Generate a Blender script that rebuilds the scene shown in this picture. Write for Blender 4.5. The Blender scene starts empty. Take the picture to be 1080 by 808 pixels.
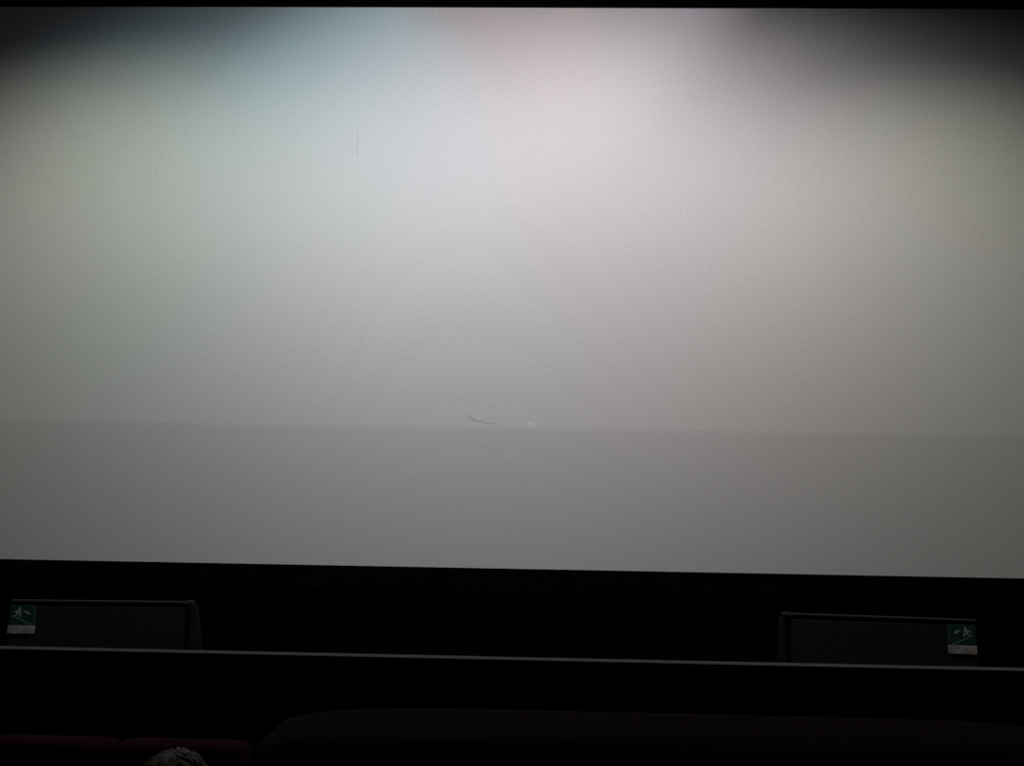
import bpy, bmesh, math, random
from math import sin, cos, pi, radians
from mathutils import Matrix, Vector

C = bpy.context.collection
S = bpy.context.scene
random.seed(7)

# ---------------------------------------------------------------- camera, world, lights, exposure
cam = bpy.data.objects.new('camera', bpy.data.cameras.new('camera'))
C.objects.link(cam)
cam.data.sensor_fit = 'HORIZONTAL'
cam.data.sensor_width = 36.0
cam.data.lens = 36.0 * 880.0 / 1080.0
cam.data.clip_start = 0.05
cam.matrix_world = (Matrix.Translation((0, 0, 2.6)) @ Matrix.Rotation(radians(1.4), 4, 'Z')
                    @ Matrix.Rotation(radians(97.5), 4, 'X') @ Matrix.Rotation(radians(0.96), 4, 'Z'))
S.camera = cam

w = bpy.data.worlds.new('dark_auditorium'); S.world = w; w.use_nodes = True
w.node_tree.nodes['Background'].inputs[0].default_value = (0, 0, 0, 1)
w.node_tree.nodes['Background'].inputs[1].default_value = 0.0

S.view_settings.view_transform = 'Standard'
S.view_settings.look = 'None'
S.view_settings.exposure = 0.0
S.view_settings.gamma = 1.0
S.view_settings.use_curve_mapping = False

ALB = 0.80
SCREEN_Y = 9.6
def spot(name, pos, aim, half, blend, rgb, radius=0.04):
    """rgb = reflected radiance of the screen per unit cos/r^2"""
    l = bpy.data.lights.new(name, 'SPOT')
    l.spot_size = radians(half * 2); l.spot_blend = blend; l.shadow_soft_size = radius
    m = max(rgb); l.color = [c / m for c in rgb]
    l.energy = m * 4 * pi * pi / ALB
    o = bpy.data.objects.new(name, l); C.objects.link(o)
    o.location = pos
    o.rotation_euler = (Vector(aim) - Vector(pos)).to_track_quat('-Z', 'Y').to_euler()
    return o
# house spotlights hung under the ceiling in front of the screen
spot('house_spotlight', (-1.74, 7.135, 9.732), (-2.263, SCREEN_Y, 6.819), 34.456, 0.778, (0, 0.78, 0.971))
spot('house_spotlight', (-5.016, 5.916, 8.301), (-4.34, SCREEN_Y, 0.002), 66.855, 0.841, (5.36, 5.19, 4.003))
spot('house_spotlight', (1.01, 5.771, 8.319), (1.56, SCREEN_Y, 0.004), 77.139, 0.827, (9.363, 8.813, 9.341))
spot('house_spotlight', (4.254, 6.096, 8.341), (4.78, SCREEN_Y, 0.607), 60.36, 0.781, (2.986, 3.037, 2.171))
spot('house_spotlight', (-1.247, 5.55, 8.3), (-0.634, SCREEN_Y, 6.093), 53.813, 0.978, (5.767, 5.063, 5.075))
spot('house_spotlight', (5.025, 7.625, 9.763), (-6.65, SCREEN_Y, 8.165), 34.403, 0.984, (6.41, 5.674, 6.385))
spot('house_spotlight', (-3.06, 5.736, 8.811), (-3.545, SCREEN_Y, 4.299), 53.787, 0.891, (1.881, 3.048, 3.385))
# small coloured lamps over the top edge of the screen
spot('edge_lamp', (-1.82, 9.25, 8.85), (-1.82, SCREEN_Y, 8.42), 34, 1., (.003, .006, .007), .02)
spot('edge_lamp', (0.42, 9.25, 8.85), (0.42, SCREEN_Y, 8.42), 34, 1., (.014, .004, .002), .02)
spot('edge_lamp', (1.85, 9.25, 8.85), (1.85, SCREEN_Y, 8.42), 34, 1., (.002, .003, .005), .02)

# ---------------------------------------------------------------- materials
def mat(name, col, rough=.9, spec=.2, sheen=0, noise=0, nscale=40, col2=None, bump=0, stretch=(1, 1, 1), metal=0, sheen_tint=(1, 1, 1)):
    m = bpy.data.materials.new(name); m.use_nodes = True
    nt = m.node_tree; b = nt.nodes['Principled BSDF']
    b.inputs['Roughness'].default_value = rough
    b.inputs['Specular IOR Level'].default_value = spec
    b.inputs['Metallic'].default_value = metal
    b.inputs['Sheen Weight'].default_value = sheen
    b.inputs['Sheen Roughness'].default_value = .5
    b.inputs['Sheen Tint'].default_value = (*sheen_tint, 1)
    b.inputs['Base Color'].default_value = (*col, 1)
    if noise or col2 or bump:
        tc = nt.nodes.new('ShaderNodeTexCoord'); mp = nt.nodes.new('ShaderNodeMapping')
        mp.inputs['Scale'].default_value = stretch
        nz = nt.nodes.new('ShaderNodeTexNoise'); nz.inputs['Scale'].default_value = nscale
        nz.inputs['Detail'].default_value = 3
        nt.links.new(tc.outputs['Object'], mp.inputs[0]); nt.links.new(mp.outputs[0], nz.inputs['Vector'])
        if noise or col2:
            r = nt.nodes.new('ShaderNodeValToRGB')
            c2 = col2 or tuple(c * (1 + noise) for c in col)
            c1 = col if col2 else tuple(c * (1 - noise) for c in col)
            r.color_ramp.elements[0].position = .3; r.color_ramp.elements[1].position = .7
            r.color_ramp.elements[0].color = (*c1, 1); r.color_ramp.elements[1].color = (*c2, 1)
            nt.links.new(nz.outputs[0], r.inputs[0]); nt.links.new(r.outputs[0], b.inputs['Base Color'])
        if bump:
            bp = nt.nodes.new('ShaderNodeBump'); bp.inputs['Strength'].default_value = bump
            bp.inputs['Distance'].default_value = .004
            nt.links.new(nz.outputs[0], bp.inputs['Height']); nt.links.new(bp.outputs[0], b.inputs['Normal'])
    return m

def screen_mat(name, a):
    return mat(name, (a, a, a), 1., 0., noise=.13, nscale=60)
M = dict(
    screen_up=screen_mat('matt_white_screen_vinyl', ALB),
    screen_low=screen_mat('matt_white_screen_vinyl_lower_width', ALB * .92),
    seam=screen_mat('screen_weld', ALB * 1.01),
    hem=screen_mat('screen_hem', ALB * .96),
    patch=mat('screen_repair_patch', (.89, .89, .89), 1, 0),
    smudge=mat('screen_smudge', (.66, .66, .68), 1, 0),
    velvet=mat('black_velvet', (.003, .003, .0034), 1, 0, noise=.3, nscale=8),
    blackwall=mat('black_paint', (.003, .003, .0036), 1, 0, noise=.2, nscale=3),
    darkwall=mat('dark_acoustic_cloth', (.012, .011, .013), 1, 0, noise=.3, nscale=20),
    carpet=mat('dark_carpet', (.008, .007, .009), 1, 0, noise=.4, nscale=60),
    parapet=mat('black_carpet_facing', (.010, .010, .014), 1, 0, noise=.3, nscale=50),
    ledge=mat('grey_laminate_cap', (.052, .053, .052), .8, .1, noise=.15, nscale=12),
    cloth=mat('charcoal_acoustic_cloth', (.018, .019, .0205), 1, 0, noise=.25, nscale=60),
    body=mat('black_board', (.008, .008, .009), .9, .05, noise=.2, nscale=10),
    rim=mat('dark_grey_metal_trim', (.030, .031, .033), .7, .2, noise=.15, nscale=15),
    post=mat('charcoal_post', (.0125, .013, .0145), .8, .1, noise=.15, nscale=15),
    green=mat('sign_green', (.012, .045, .025), .6, .2, noise=.12, nscale=30),
    green_edge=mat('sign_pale_green_edge', (.030, .055, .042), .6, .2, noise=.1, nscale=30),
    pict=mat('sign_white_print', (.25, .32, .28), .6, .2, noise=.05, nscale=50),
    stair=mat('sign_pale_green_print', (.085, .16, .115), .6, .2, noise=.05, nscale=50),
    strip=mat('sign_worn_white_strip', (.40, .385, .37), .6, .2, col2=(.19, .165, .16), nscale=22),
    red=mat('dark_red_velour', (.0150, .0009, .0026), .95, .02, sheen=.018, sheen_tint=(.8, .62, .66), noise=.25, nscale=70, bump=.3),
    shell=mat('black_seat_shell', (.010, .009, .010), .7, .2, noise=.2, nscale=20),
    steel=mat('dark_seat_bracket', (.03, .03, .03), .5, .4, metal=.6, noise=.2, nscale=10),
    skin=mat('skin', (.42, .25, .18), .6, .3, noise=.06, nscale=30),
    shirt=mat('dark_jumper', (.025, .027, .035), .95, .1, noise=.2, nscale=60),
    jeans=mat('dark_trousers', (.02, .022, .035), .95, .1, noise=.2, nscale=60),
    hair=mat('short_greying_hair', (.085, .08, .072), .7, .2, col2=(.17, .165, .15), nscale=45, stretch=(1, .35, 1)),
    eye=mat('eye_white', (.7, .7, .68), .3, .5),
)

# ---------------------------------------------------------------- mesh helpers
def new_obj(name, bm, m, parent=None, smooth=False, loc=None, rz=0):
    me = bpy.data.meshes.new(name)
    bmesh.ops.recalc_face_normals(bm, faces=bm.faces)
    bm.to_mesh(me); bm.free()
    for x in (m if isinstance(m, (list, tuple)) else [m]): me.materials.append(x)
    if smooth:
        for p in me.polygons: p.use_smooth = True
    o = bpy.data.objects.new(name, me); C.objects.link(o)
    if parent: o.parent = parent
    if loc: o.location = loc
    if rz: o.rotation_euler = (0, 0, rz)
    return o
def thing(name, label, cat, loc=(0, 0, 0), rz=0, group=None):
    o = bpy.data.objects.new(name, None); C.objects.link(o)
    o.location = loc; o.rotation_euler = (0, 0, rz); o.empty_display_size = .1
    o['label'] = label; o['category'] = cat
    if group: o['group'] = group
    return o
def struct(o, label=None):
    o['kind'] = 'structure'
    if label: o['label'] = label
    return o
def box(bm, x0, x1, y0, y1, z0, z1, bev=0):
    r = bmesh.ops.create_cube(bm, size=1)
    for v in r['verts']:
        v.co = Vector((x0 + (v.co.x + .5) * (x1 - x0), y0 + (v.co.y + .5) * (y1 - y0), z0 + (v.co.z + .5) * (z1 - z0)))
    if bev:
        es = list({e for v in r['verts'] for e in v.link_edges})
        bmesh.ops.bevel(bm, geom=es, offset=bev, segments=3, affect='EDGES', profile=.5)
    return bm
def boxb(*a, **k): return box(bmesh.new(), *a, **k)
def prism(bm, pts, y0, y1):
    """polygon of (x, z) points extruded along y"""
    a = [bm.verts.new((x, y0, z)) for x, z in pts]; b = [bm.verts.new((x, y1, z)) for x, z in pts]
    bm.faces.new(a); bm.faces.new(b[::-1]); n = len(pts)
    for i in range(n): bm.faces.new((a[i], b[i], b[(i + 1) % n], a[(i + 1) % n]))
    return bm
def disc(bm, cx, cz, rx, rz, y0, y1, n=16):
    return prism(bm, [(cx + rx * cos(2 * pi * i / n), cz + rz * sin(2 * pi * i / n)) for i in range(n)], y0, y1)
def stroke(bm, p, q, wd, y0, y1):
    d = Vector((q[0] - p[0], q[1] - p[1])).normalized(); n = Vector((-d.y, d.x)) * wd / 2
    return prism(bm, [(p[0] + n.x, p[1] + n.y), (q[0] + n.x, q[1] + n.y), (q[0] - n.x, q[1] - n.y), (p[0] - n.x, p[1] - n.y)], y0, y1)

# ---------------------------------------------------------------- the room
XL, XR, YB, YF, ZC = -9.2, 8.4, -4.0, 9.9, 10.2
floor = struct(new_obj('floor', boxb(XL, XR, YB, YF, -.1, 0), M['carpet']))
for y0, y1, z in ((YB, .42, 1.60), (.42, 1.55, 1.376), (1.55, 3.05, .80), (3.05, 4.93, .577)):
    new_obj('floor_tier', boxb(XL, XR, y0, y1, 0, z), M['carpet'], floor)
struct(new_obj('ceiling', boxb(XL, XR, YB, YF, ZC, ZC + .1), M['blackwall']))
struct(new_obj('wall_left', boxb(XL - .1, XL, YB, YF, -.1, ZC + .1), M['darkwall']))
struct(new_obj('wall_right', boxb(XR, XR + .1, YB, YF, -.1, ZC + .1), M['darkwall']))
struct(new_obj('wall_back', boxb(XL - .1, XR + .1, YB - .1, YB, -.1, ZC + .1), M['darkwall']))
wf = struct(new_obj('wall_front', boxb(XL - .1, XR + .1, YF, YF + .1, -.1, ZC + .1), M['blackwall']))
proto = None
for i in range(11):
    if proto is None:
        proto = new_obj('panel', boxb(0, 1.485, YF - .03, YF, .02, 1.60, bev=.006), M['blackwall'], wf); o = proto
    else:
        o = proto.copy(); C.objects.link(o)
    o.location.x = -1.265 - 5 * 1.5 + .0075 + i * 1.5
# black masking bands above and below the picture
struct(new_obj('trim_1', boxb(XL + .01, XR - .01, SCREEN_Y - .012, SCREEN_Y + .05, 8.537, 9.45), M['velvet']), 'black masking band along the top edge of the pale screen')
struct(new_obj('trim_2', boxb(XL + .01, XR - .01, SCREEN_Y - .03, SCREEN_Y + .05, 1.50, 1.752), M['velvet']), 'black masking band along the bottom edge of the pale screen')

# ---------------------------------------------------------------- the screen
SX0, SX1 = -8.6, 7.8
scr = thing('cinema_screen', 'huge blank white cinema screen with a horizontal seam across its lower part', 'screen', (0, SCREEN_Y, 1.70))
Z0 = 1.70
def sp(name, x0, x1, z0, z1, t, m):   # screen piece: front face t in front of the screen plane
    return new_obj(name, boxb(x0, x1, -t, .02, z0 - Z0, z1 - Z0), m, scr)
up = sp('upper_sheet', SX0, SX1, 3.395, 8.62, 0, M['screen_up'])
lowr = sp('lower_sheet', SX0, SX1, 1.70, 3.315, 0, M['screen_low']); lowr['label'] = 'slightly greyer lower width of the screen'
sp('seam', SX0, SX1, 3.352, 3.395, 0, M['seam'])
sp('hem', SX0, SX1, 3.315, 3.352, 0, M['hem'])
bm = bmesh.new(); disc(bm, -.005, 3.382 - Z0, .055, .045, -.0012, 0, 14)
pt = new_obj('repair_patch', bm, M['patch'], scr); pt['label'] = 'small pale round patch on the seam'
bm = bmesh.new()
for a, b, wd in (((-.735, 3.475), (-.66, 3.425), .022), ((-.665, 3.428), (-.55, 3.402), .013), ((-.555, 3.403), (-.40, 3.388), .008)):
    stroke(bm, (a[0], a[1] - Z0), (b[0], b[1] - Z0), wd, -.0012, 0)
sm = new_obj('smudge', bm, M['smudge'], scr); sm['label'] = 'faint dark scratch just above the seam'
bm = bmesh.new(); stroke(bm, (-2.155, 6.93 - Z0), (-2.155, 6.62 - Z0), .012, -.003, 0)
sc2 = new_obj('scuff', bm, M['smudge'], scr); sc2['label'] = 'faint upright scuff high on the sheet'
bm = bmesh.new()
for z in (1.72, 8.50): box(bm, SX0, SX1, .03, .09, z - Z0, z + .06 - Z0)
for i in range(8): x = SX0 + .03 + i * (SX1 - SX0 - .12) / 7; box(bm, x, x + .06, .03, .09, 1.72 - Z0, 8.56 - Z0)
for x in (SX0 + .1, SX1 - .2): box(bm, x, x + .1, .02, .3, -Z0, 1.8 - Z0)
new_obj('frame', bm, M['body'], scr)

# ---------------------------------------------------------------- exit balustrades with their signs
def balustrade(label, cx, length, rz, mirror, flare):
    """local x runs from the outer end (-) to the inner end (+); mirrored for the other side"""
    t = thing('exit_balustrade', label, 'balustrade', (cx, 8.4, 0), rz, 'half walls around the exit stairs')
    k = -1 if mirror else 1; h = length / 2; TOP = 1.47
    def X(a, b): return (a, b) if k > 0 else (-b, -a)
    def P(pts): return [(k * x, z) for x, z in pts]
    new_obj('body', boxb(*X(-h, h - .01), .03, .13, 0, TOP - .016), M['body'], t)
    new_obj('cloth_panel', boxb(*X(-h + .015, h - .075), 0, .03, .06, TOP - .058, bev=.006), M['cloth'], t)
    new_obj('cap_rail', boxb(*X(-h + .02, h - .005), -.004, .045, TOP - .016, TOP, bev=.003), M['rim'], t)
    bm = prism(bmesh.new(), P([(h - .012, 0), (h + .03 + flare * 1.43, 0), (h + .03, TOP - .045), (h - .012, TOP - .045)]), -.002, .10)
    new_obj('end_post', bm, M['post'], t)
    bm = prism(bmesh.new(), P([(h - .085, TOP - .022), (h + .012, TOP - .022), (h + .004, TOP + .006), (h - .06, TOP + .006)]), -.010, .05)
    new_obj('rail_end_cap', bm, M['rim'], t)
    return t
balustrade('dark cloth half wall below the screen, its exit sign at the left end', -4.240, 1.77, radians(4.5), False, .16)
balustrade('dark cloth half wall below the screen, its exit sign at the right end', 3.400, 1.80, radians(-6.5), True, .06)

def exit_sign(label, cx, y, z0, rz, k):
    """k=+1: figure descends to the right; -1 mirrored"""
    t = thing('exit_sign', label, 'sign', (cx, y, z0), rz, 'green stair exit signs')
    W, H, SH, D = .246, .272, .078, .014
    def P(pts): return [(k * x, z) for x, z in pts]
    def X(a, b): return (a, b) if k > 0 else (-b, -a)
    new_obj('green_panel', boxb(*X(-W / 2, W / 2 - .022), -D, 0, SH, H, bev=.003), M['green'], t)
    e = new_obj('pale_edge', boxb(*X(W / 2 - .022, W / 2 + .004), -D - .002, 0, SH, H - .006, bev=.003), M['green_edge'], t)
    e['label'] = 'pale green edging on the side towards the aisle'
    s = new_obj('caption_strip', boxb(*X(-W / 2 - .006, W / 2 + .004), -D - .004, 0, 0, SH, bev=.003), M['strip'], t)
    s['label'] = 'worn white strip with illegible print'
    f0, f1 = -D - .004, -D + .002
    # running figure going down the stairs
    bm = bmesh.new()
    disc(bm, k * -.030, .236, .014, .014, f0, f1, 14)
    prism(bm, P([(-.056, .222), (-.040, .228), (-.024, .214), (-.030, .190), (-.045, .184), (-.058, .200)]), f0, f1)
    for a, b, wd in (((-.058, .218), (-.078, .204), .010), ((-.030, .214), (-.008, .202), .009),
                     ((-.034, .192), (-.014, .176), .013), ((-.014, .178), (-.020, .158), .010),
                     ((-.050, .192), (-.056, .174), .012), ((-.056, .176), (-.078, .172), .010)):
        stroke(bm, (k * a[0], a[1]), (k * b[0], b[1]), wd, f0, f1)
    new_obj('running_figure', bm, M['pict'], t)
    # flight of stairs
    bm = bmesh.new(); x, z = -.106, .172
    for i in range(7):
        prism(bm, P([(x, z), (x + .034, z), (x + .034, z - .016), (x + .026, z - .016), (x + .026, z - .010), (x, z - .010)]), f0, f1)
        x += .0275; z -= .0125
    new_obj('stair_flight', bm, M['stair'], t)
    # arrow pointing down the stairs
    bm = bmesh.new()
    stroke(bm, (k * .014, .216), (k * .048, .2008), .013, f0, f1)
    prism(bm, P([(.054, .220), (.072, .190), (.038, .1835)]), f0, f1)
    new_obj('arrow', bm, M['pict'], t)
    return t
exit_sign('small green exit sign with figure running down stairs to the right', -4.984, 8.341, 1.150, radians(4.5), 1)
exit_sign('small green exit sign with figure running down stairs to the left', 4.134, 8.315, 1.150, radians(-6.5), -1)

# ---------------------------------------------------------------- parapet in front of the first row
pp = thing('parapet', 'long low black parapet with a thin grey ledge in front of the seats', 'parapet', (-.4, 5.0, 0))
new_obj('body', boxb(-8.75, 8.75, .008, .077, 0, 1.626), M['parapet'], pp)
lg = new_obj('ledge', boxb(-8.75, 8.75, 0, .085, 1.626, 1.642, bev=.003), M['ledge'], pp); lg['label'] = 'thin grey ledge catching the light'

# ---------------------------------------------------------------- seats
def pad(wd, z0, z1, th, drop, power, taper, rr, nz=24):
    """upholstered back pad standing in x-z, rounded all round; back face at y=0, front at y=th"""
    hw = wd / 2; out = []
    N = 48; cr = .012
    for i in range(N + 1):
        u = -1 + 2 * i / N
        # top curve plus tight corners
        x = hw * u; z = z1 - drop * abs(u) ** power
        e = hw - abs(x)
        if e < cr: z -= cr - math.sqrt(max(0, cr * cr - (cr - e) ** 2))
        out.append((x, z))
    for s in (1, -1):
        rng = [.85, .65, .45, .25, .08] if s > 0 else [.08, .25, .45, .65, .85]
        for f in rng:
            out.append((s * (hw - taper * (1 - f)), z0 + (z1 - drop - cr - z0) * f))
        out.append((s * (hw - taper - .02), z0)) if s > 0 else None
        if s > 0: out.append((-(hw - taper - .02), z0))
    n = len(out)
    zc, hh = (z0 + z1) / 2, (z1 - z0) / 2
    bm = bmesh.new(); rings = []
    K = 7
    lay = [(rr * (1 - sin(pi / 2 * k / K)), rr * (1 - cos(pi / 2 * k / K))) for k in range(K + 1)]
    lay = [(rr + .05, 0), (rr + .012, 0)] + lay
    lay = lay + [(i, th - y) for i, y in lay[::-1]]
    for ins, y in lay:
        rings.append([bm.verts.new((p[0] * (hw - ins) / hw, y, zc + (p[1] - zc) * (hh - ins) / hh)) for j, p in enumerate(out)])
    for a, b in zip(rings, rings[1:]):
        for j in range(n): bm.faces.new((a[j], a[(j + 1) % n], b[(j + 1) % n], b[j]))
    bm.faces.new(rings[0]); bm.faces.new(rings[-1][::-1])
    return bm

def make_seat(wd, label, drop=.013, rr=.042, group='dark red cinema chairs'):
    t = thing('cinema_chair', label, 'chair', group=group)
    H = 1.06; hw = wd / 2
    b = new_obj('backrest', pad(wd, .34, H, .15, drop, 7.5, .02, rr), M['red'], t, True)
    new_obj('back_shell', pad(wd - .07, .30, H - .16, .03, .004, 6, .02, .012), M['shell'], t, True, loc=(0, -.022, 0))
    bm = boxb(-hw + .06, hw - .06, .13, .60, .33, .47, bev=.045)
    new_obj('seat_cushion', bm, M['red'], t, True)
    new_obj('seat_pan', boxb(-hw + .08, hw - .08, .15, .57, .29, .335, bev=.01), M['shell'], t)
    for s in (-1, 1):
        x = s * (hw - .03)
        new_obj('armrest', boxb(x - .027, x + .027, .10, .52, .60, .65, bev=.02), M['shell'], t, True)
        bm = boxb(x - .018, x + .018, .14, .36, .03, .61, bev=.008)
        new_obj('leg', bm, M['steel'], t)
        new_obj('foot', boxb(x - .03, x + .03, .10, .40, 0, .03, bev=.006), M['steel'], t)
    return t
def copy_thing(src, loc, label, rz=0):
    r = src.copy(); C.objects.link(r); r.location = loc; r.rotation_euler = (0, 0, rz); r['label'] = label
    for ch in src.children:
        c = ch.copy(); C.objects.link(c); c.parent = r
    return r
near = make_seat(.62, 'wide dark red velour seat back nearest to the camera')
near.location = (.113, .550, 1.376)
PW = .512
sA = make_seat(PW - .012, 'dark red seat back at the aisle end of the row by the parapet', .012, .035)
YS, ZS = 3.235, .577
sA.location = (-1.315, YS, ZS)
copy_thing(sA, (-1.315 - PW, YS, ZS), 'dark red seat back at the left edge of the picture, beside the aisle seat')
# the seat the spectator sits on
sP = copy_thing(sA, (-.842, 1.70, .80), 'dark red seat under the grey-haired spectator')

# ---------------------------------------------------------------- the spectator: only the crown of the head rises into view
PX, PY, PZ = -.842, 1.70, .80
def person():
    t = thing('person', 'person with short greying hair sitting in the row before the camera, only the crown visible', 'person', (PX, PY, PZ))
    me = bpy.data.meshes.new('body')
    J = {}
    verts, edges, rad = [], [], []
    def v(n, co, r):
        J[n] = len(verts); verts.append(co); rad.append(r)
    def e(a, b): edges.append((J[a], J[b]))
    v('pelvis', (0, .34, .595), (.14, .11)); v('waist', (0, .31, .71), (.13, .10)); v('chest', (0, .30, .84), (.155, .105))
    v('collar', (0, .31, .915), (.10, .075)); v('neck', (0, .33, .965), (.055, .055)); v('skull', (0, .355, 1.035), (.06, .06))
    for a, b in (('pelvis', 'waist'), ('waist', 'chest'), ('chest', 'collar'), ('collar', 'neck'), ('neck', 'skull')): e(a, b)
    for s, n in ((-1, 'l'), (1, 'r')):
        v(n + 'sh', (s * .15, .31, .885), (.06, .06)); v(n + 'el', (s * .18, .37, .715), (.042, .042)); v(n + 'wr', (s * .10, .575, .655), (.028, .028))
        e('collar', n + 'sh'); e(n + 'sh', n + 'el'); e(n + 'el', n + 'wr')
        v(n + 'pa', (s * .085, .645, .638), (.032, .018)); e(n + 'wr', n + 'pa')
        for q in range(4):
            fx = s * (.115 - q * .021); L = (.058, .068, .064, .052)[q]
            v(n + 'f%da' % q, (fx, .675 + L * .3, .634), (.009, .009)); v(n + 'f%db' % q, (fx * .98, .675 + L, .616), (.008, .008))
            e(n + 'pa', n + 'f%da' % q); e(n + 'f%da' % q, n + 'f%db' % q)
        v(n + 'ta', (s * .048, 635e-3, .640), (.010, .010)); v(n + 'tb', (s * .032, .672, .632), (.009, .009)); e(n + 'pa', n + 'ta'); e(n + 'ta', n + 'tb')
        v(n + 'hip', (s * .085, .38, .565), (.08, .075)); v(n + 'kn', (s * .11, .76, .545), (.06, .06)); v(n + 'an', (s * .11, .80, .10), (.04, .04)); v(n + 'to', (s * .12, .96, .04), (.04, .034))
        e('pelvis', n + 'hip'); e(n + 'hip', n + 'kn'); e(n + 'kn', n + 'an'); e(n + 'an', n + 'to')
    me.from_pydata(verts, edges, [])
    tmp = bpy.data.objects.new('body_skeleton', me); C.objects.link(tmp)
    md = tmp.modifiers.new('Skin', 'SKIN'); md.use_smooth_shade = True
    for i, sv in enumerate(me.skin_vertices[0].data): sv.radius = rad[i]; sv.use_root = (i == 0)
    tmp.modifiers.new('Sub', 'SUBSURF').levels = 1
    dg = bpy.context.evaluated_depsgraph_get(); dg.update()
    bm = bmesh.new(); bm.from_mesh(bpy.data.meshes.new_from_object(tmp.evaluated_get(dg)))
    bpy.data.objects.remove(tmp)
    # head: shaped ball with brow, nose, chin, ears, merged with the neck by the remesh below
    HC = Vector((0, .365, 1.062))
    hb = bmesh.ops.create_uvsphere(bm, u_segments=28, v_segments=20, radius=1)['verts']
    for q in hb:
        x, y, z = q.co
        wx = .074 * (1 - .18 * max(0, -z)); fy = .093; hz = .100
        co = Vector((x * wx, y * fy, z * hz))
        if y > .3 and z < 0: co.y += .012 * (-z)                       # jaw
        if y > .75 and abs(x) < .22 and -.42 < z < .08: co.y += .020 * (1 - abs(x) / .22)   # nose
        if y > .7 and .12 < abs(x) < .55 and .0 < z < .25: co.y -= .006                    # eye sockets
        if y > .7 and abs(x) < .3 and -.62 < z < -.5: co.y -= .004                           # mouth
        q.co = HC + co
    for s in (-1, 1):
        er = bmesh.ops.create_uvsphere(bm, u_segments=10, v_segments=8, radius=1)['verts']
        for q in er: q.co = HC + Vector((s * .075 + q.co.x * .010, -.005 + q.co.y * .018, -.012 + q.co.z * .030))
    o = new_obj('body', bm, [M['skin'], M['shirt'], M['jeans']], t, True)
    rm = o.modifiers.new('Remesh', 'REMESH'); rm.mode = 'VOXEL'; rm.voxel_size = .008; rm.use_smooth_shade = True
    dg.update(); me2 = bpy.data.meshes.new_from_object(o.evaluated_get(bpy.context.evaluated_depsgraph_get()))
    o.modifiers.clear(); o.data = me2; me2.name = 'body'
    me2.materials.clear()
    for m in (M['skin'], M['shirt'], M['jeans'], M['shell']): me2.materials.append(m)
    for p in me2.polygons:
        c = p.center; p.use_smooth = True
        if c.z > .955: i = 0
        elif c.y > .57 and abs(c.x) < .135 and c.z > .607: i = 0
        elif c.z > .60 or (c.y < .40 and c.z > .60): i = 1
        elif c.z < .085: i = 3
        else: i = 2
        p.material_index = i
    for s in (-1, 1):
        bm = bmesh.new(); bmesh.ops.create_uvsphere(bm, u_segments=12, v_segments=8, radius=.011)
        ey = new_obj('eye', bm, M['eye'], t, True, loc=tuple(HC + Vector((s * .030, .0735, .008))))
        bm = bmesh.new(); bmesh.ops.create_uvsphere(bm, u_segments=10, v_segments=6, radius=.0055)
        new_obj('iris', bm, M['shell'], ey, True, loc=(0, .0068, 0))
    # hair: a cap over crown, back and sides plus combed locks
    bm = bmesh.new(); U, V = 40, 18; rows = []
    def hp(a, th, extra=0):
        x, y, z = sin(th) * sin(a), sin(th) * cos(a), cos(th)
        k = .015 * (1 + .25 * sin(9 * a + 5 * th) * sin(th * 7)) + extra
        return HC + Vector((x * (.076 + k), y * (.094 + k), z * (.100 + k)))
    for j in range(V + 1):
        row = []
        for i in range(U):
            a = 2 * pi * i / U
            lim = 1.05 + .95 * (1 - cos(a)) / 2 + (.12 if abs(sin(a)) > .8 else 0)     # short in front, long at the nape
            th = lim * j / V + .001
            row.append(bm.verts.new(hp(a, th, -.012 if j == V else 0)))
        rows.append(row)
    for a, b in zip(rows, rows[1:]):
        for i in range(U): bm.faces.new((a[i], a[(i + 1) % U], b[(i + 1) % U], b[i]))
    hair = new_obj('hair', bm, M['hair'], t, True)
    bm = bmesh.new()
    for n in range(900):
        a0 = random.uniform(0, 2 * pi); th = math.acos(random.uniform(cos(1.25), 1)) + .02
        lim = 1.0 + .95 * (1 - cos(a0)) / 2
        th = min(th, lim * .9); L = random.uniform(.16, .34); da = random.uniform(-.25, .25); wd = random.uniform(.012, .022)
        prev = None
        for k in range(4):
            f = k / 3; c = hp(a0 + da * f, th + L * f, .0005 + .0035 * sin(pi * f) * random.uniform(.6, 1.1))
            tw = wd * (1 - .8 * f) / max(.3, sin(th + L * f))
            l = bm.verts.new(hp(a0 + da * f - tw, th + L * f, -.002)); m_ = bm.verts.new(c); r_ = bm.verts.new(hp(a0 + da * f + tw, th + L * f, -.002))
            if prev:
                bm.faces.new((prev[0], prev[1], m_, l)); bm.faces.new((prev[1], prev[2], r_, m_))
            prev = (l, m_, r_)
    lk = new_obj('hair_locks', bm, M['hair'], hair, True); lk['kind'] = 'stuff'
    return t
person()
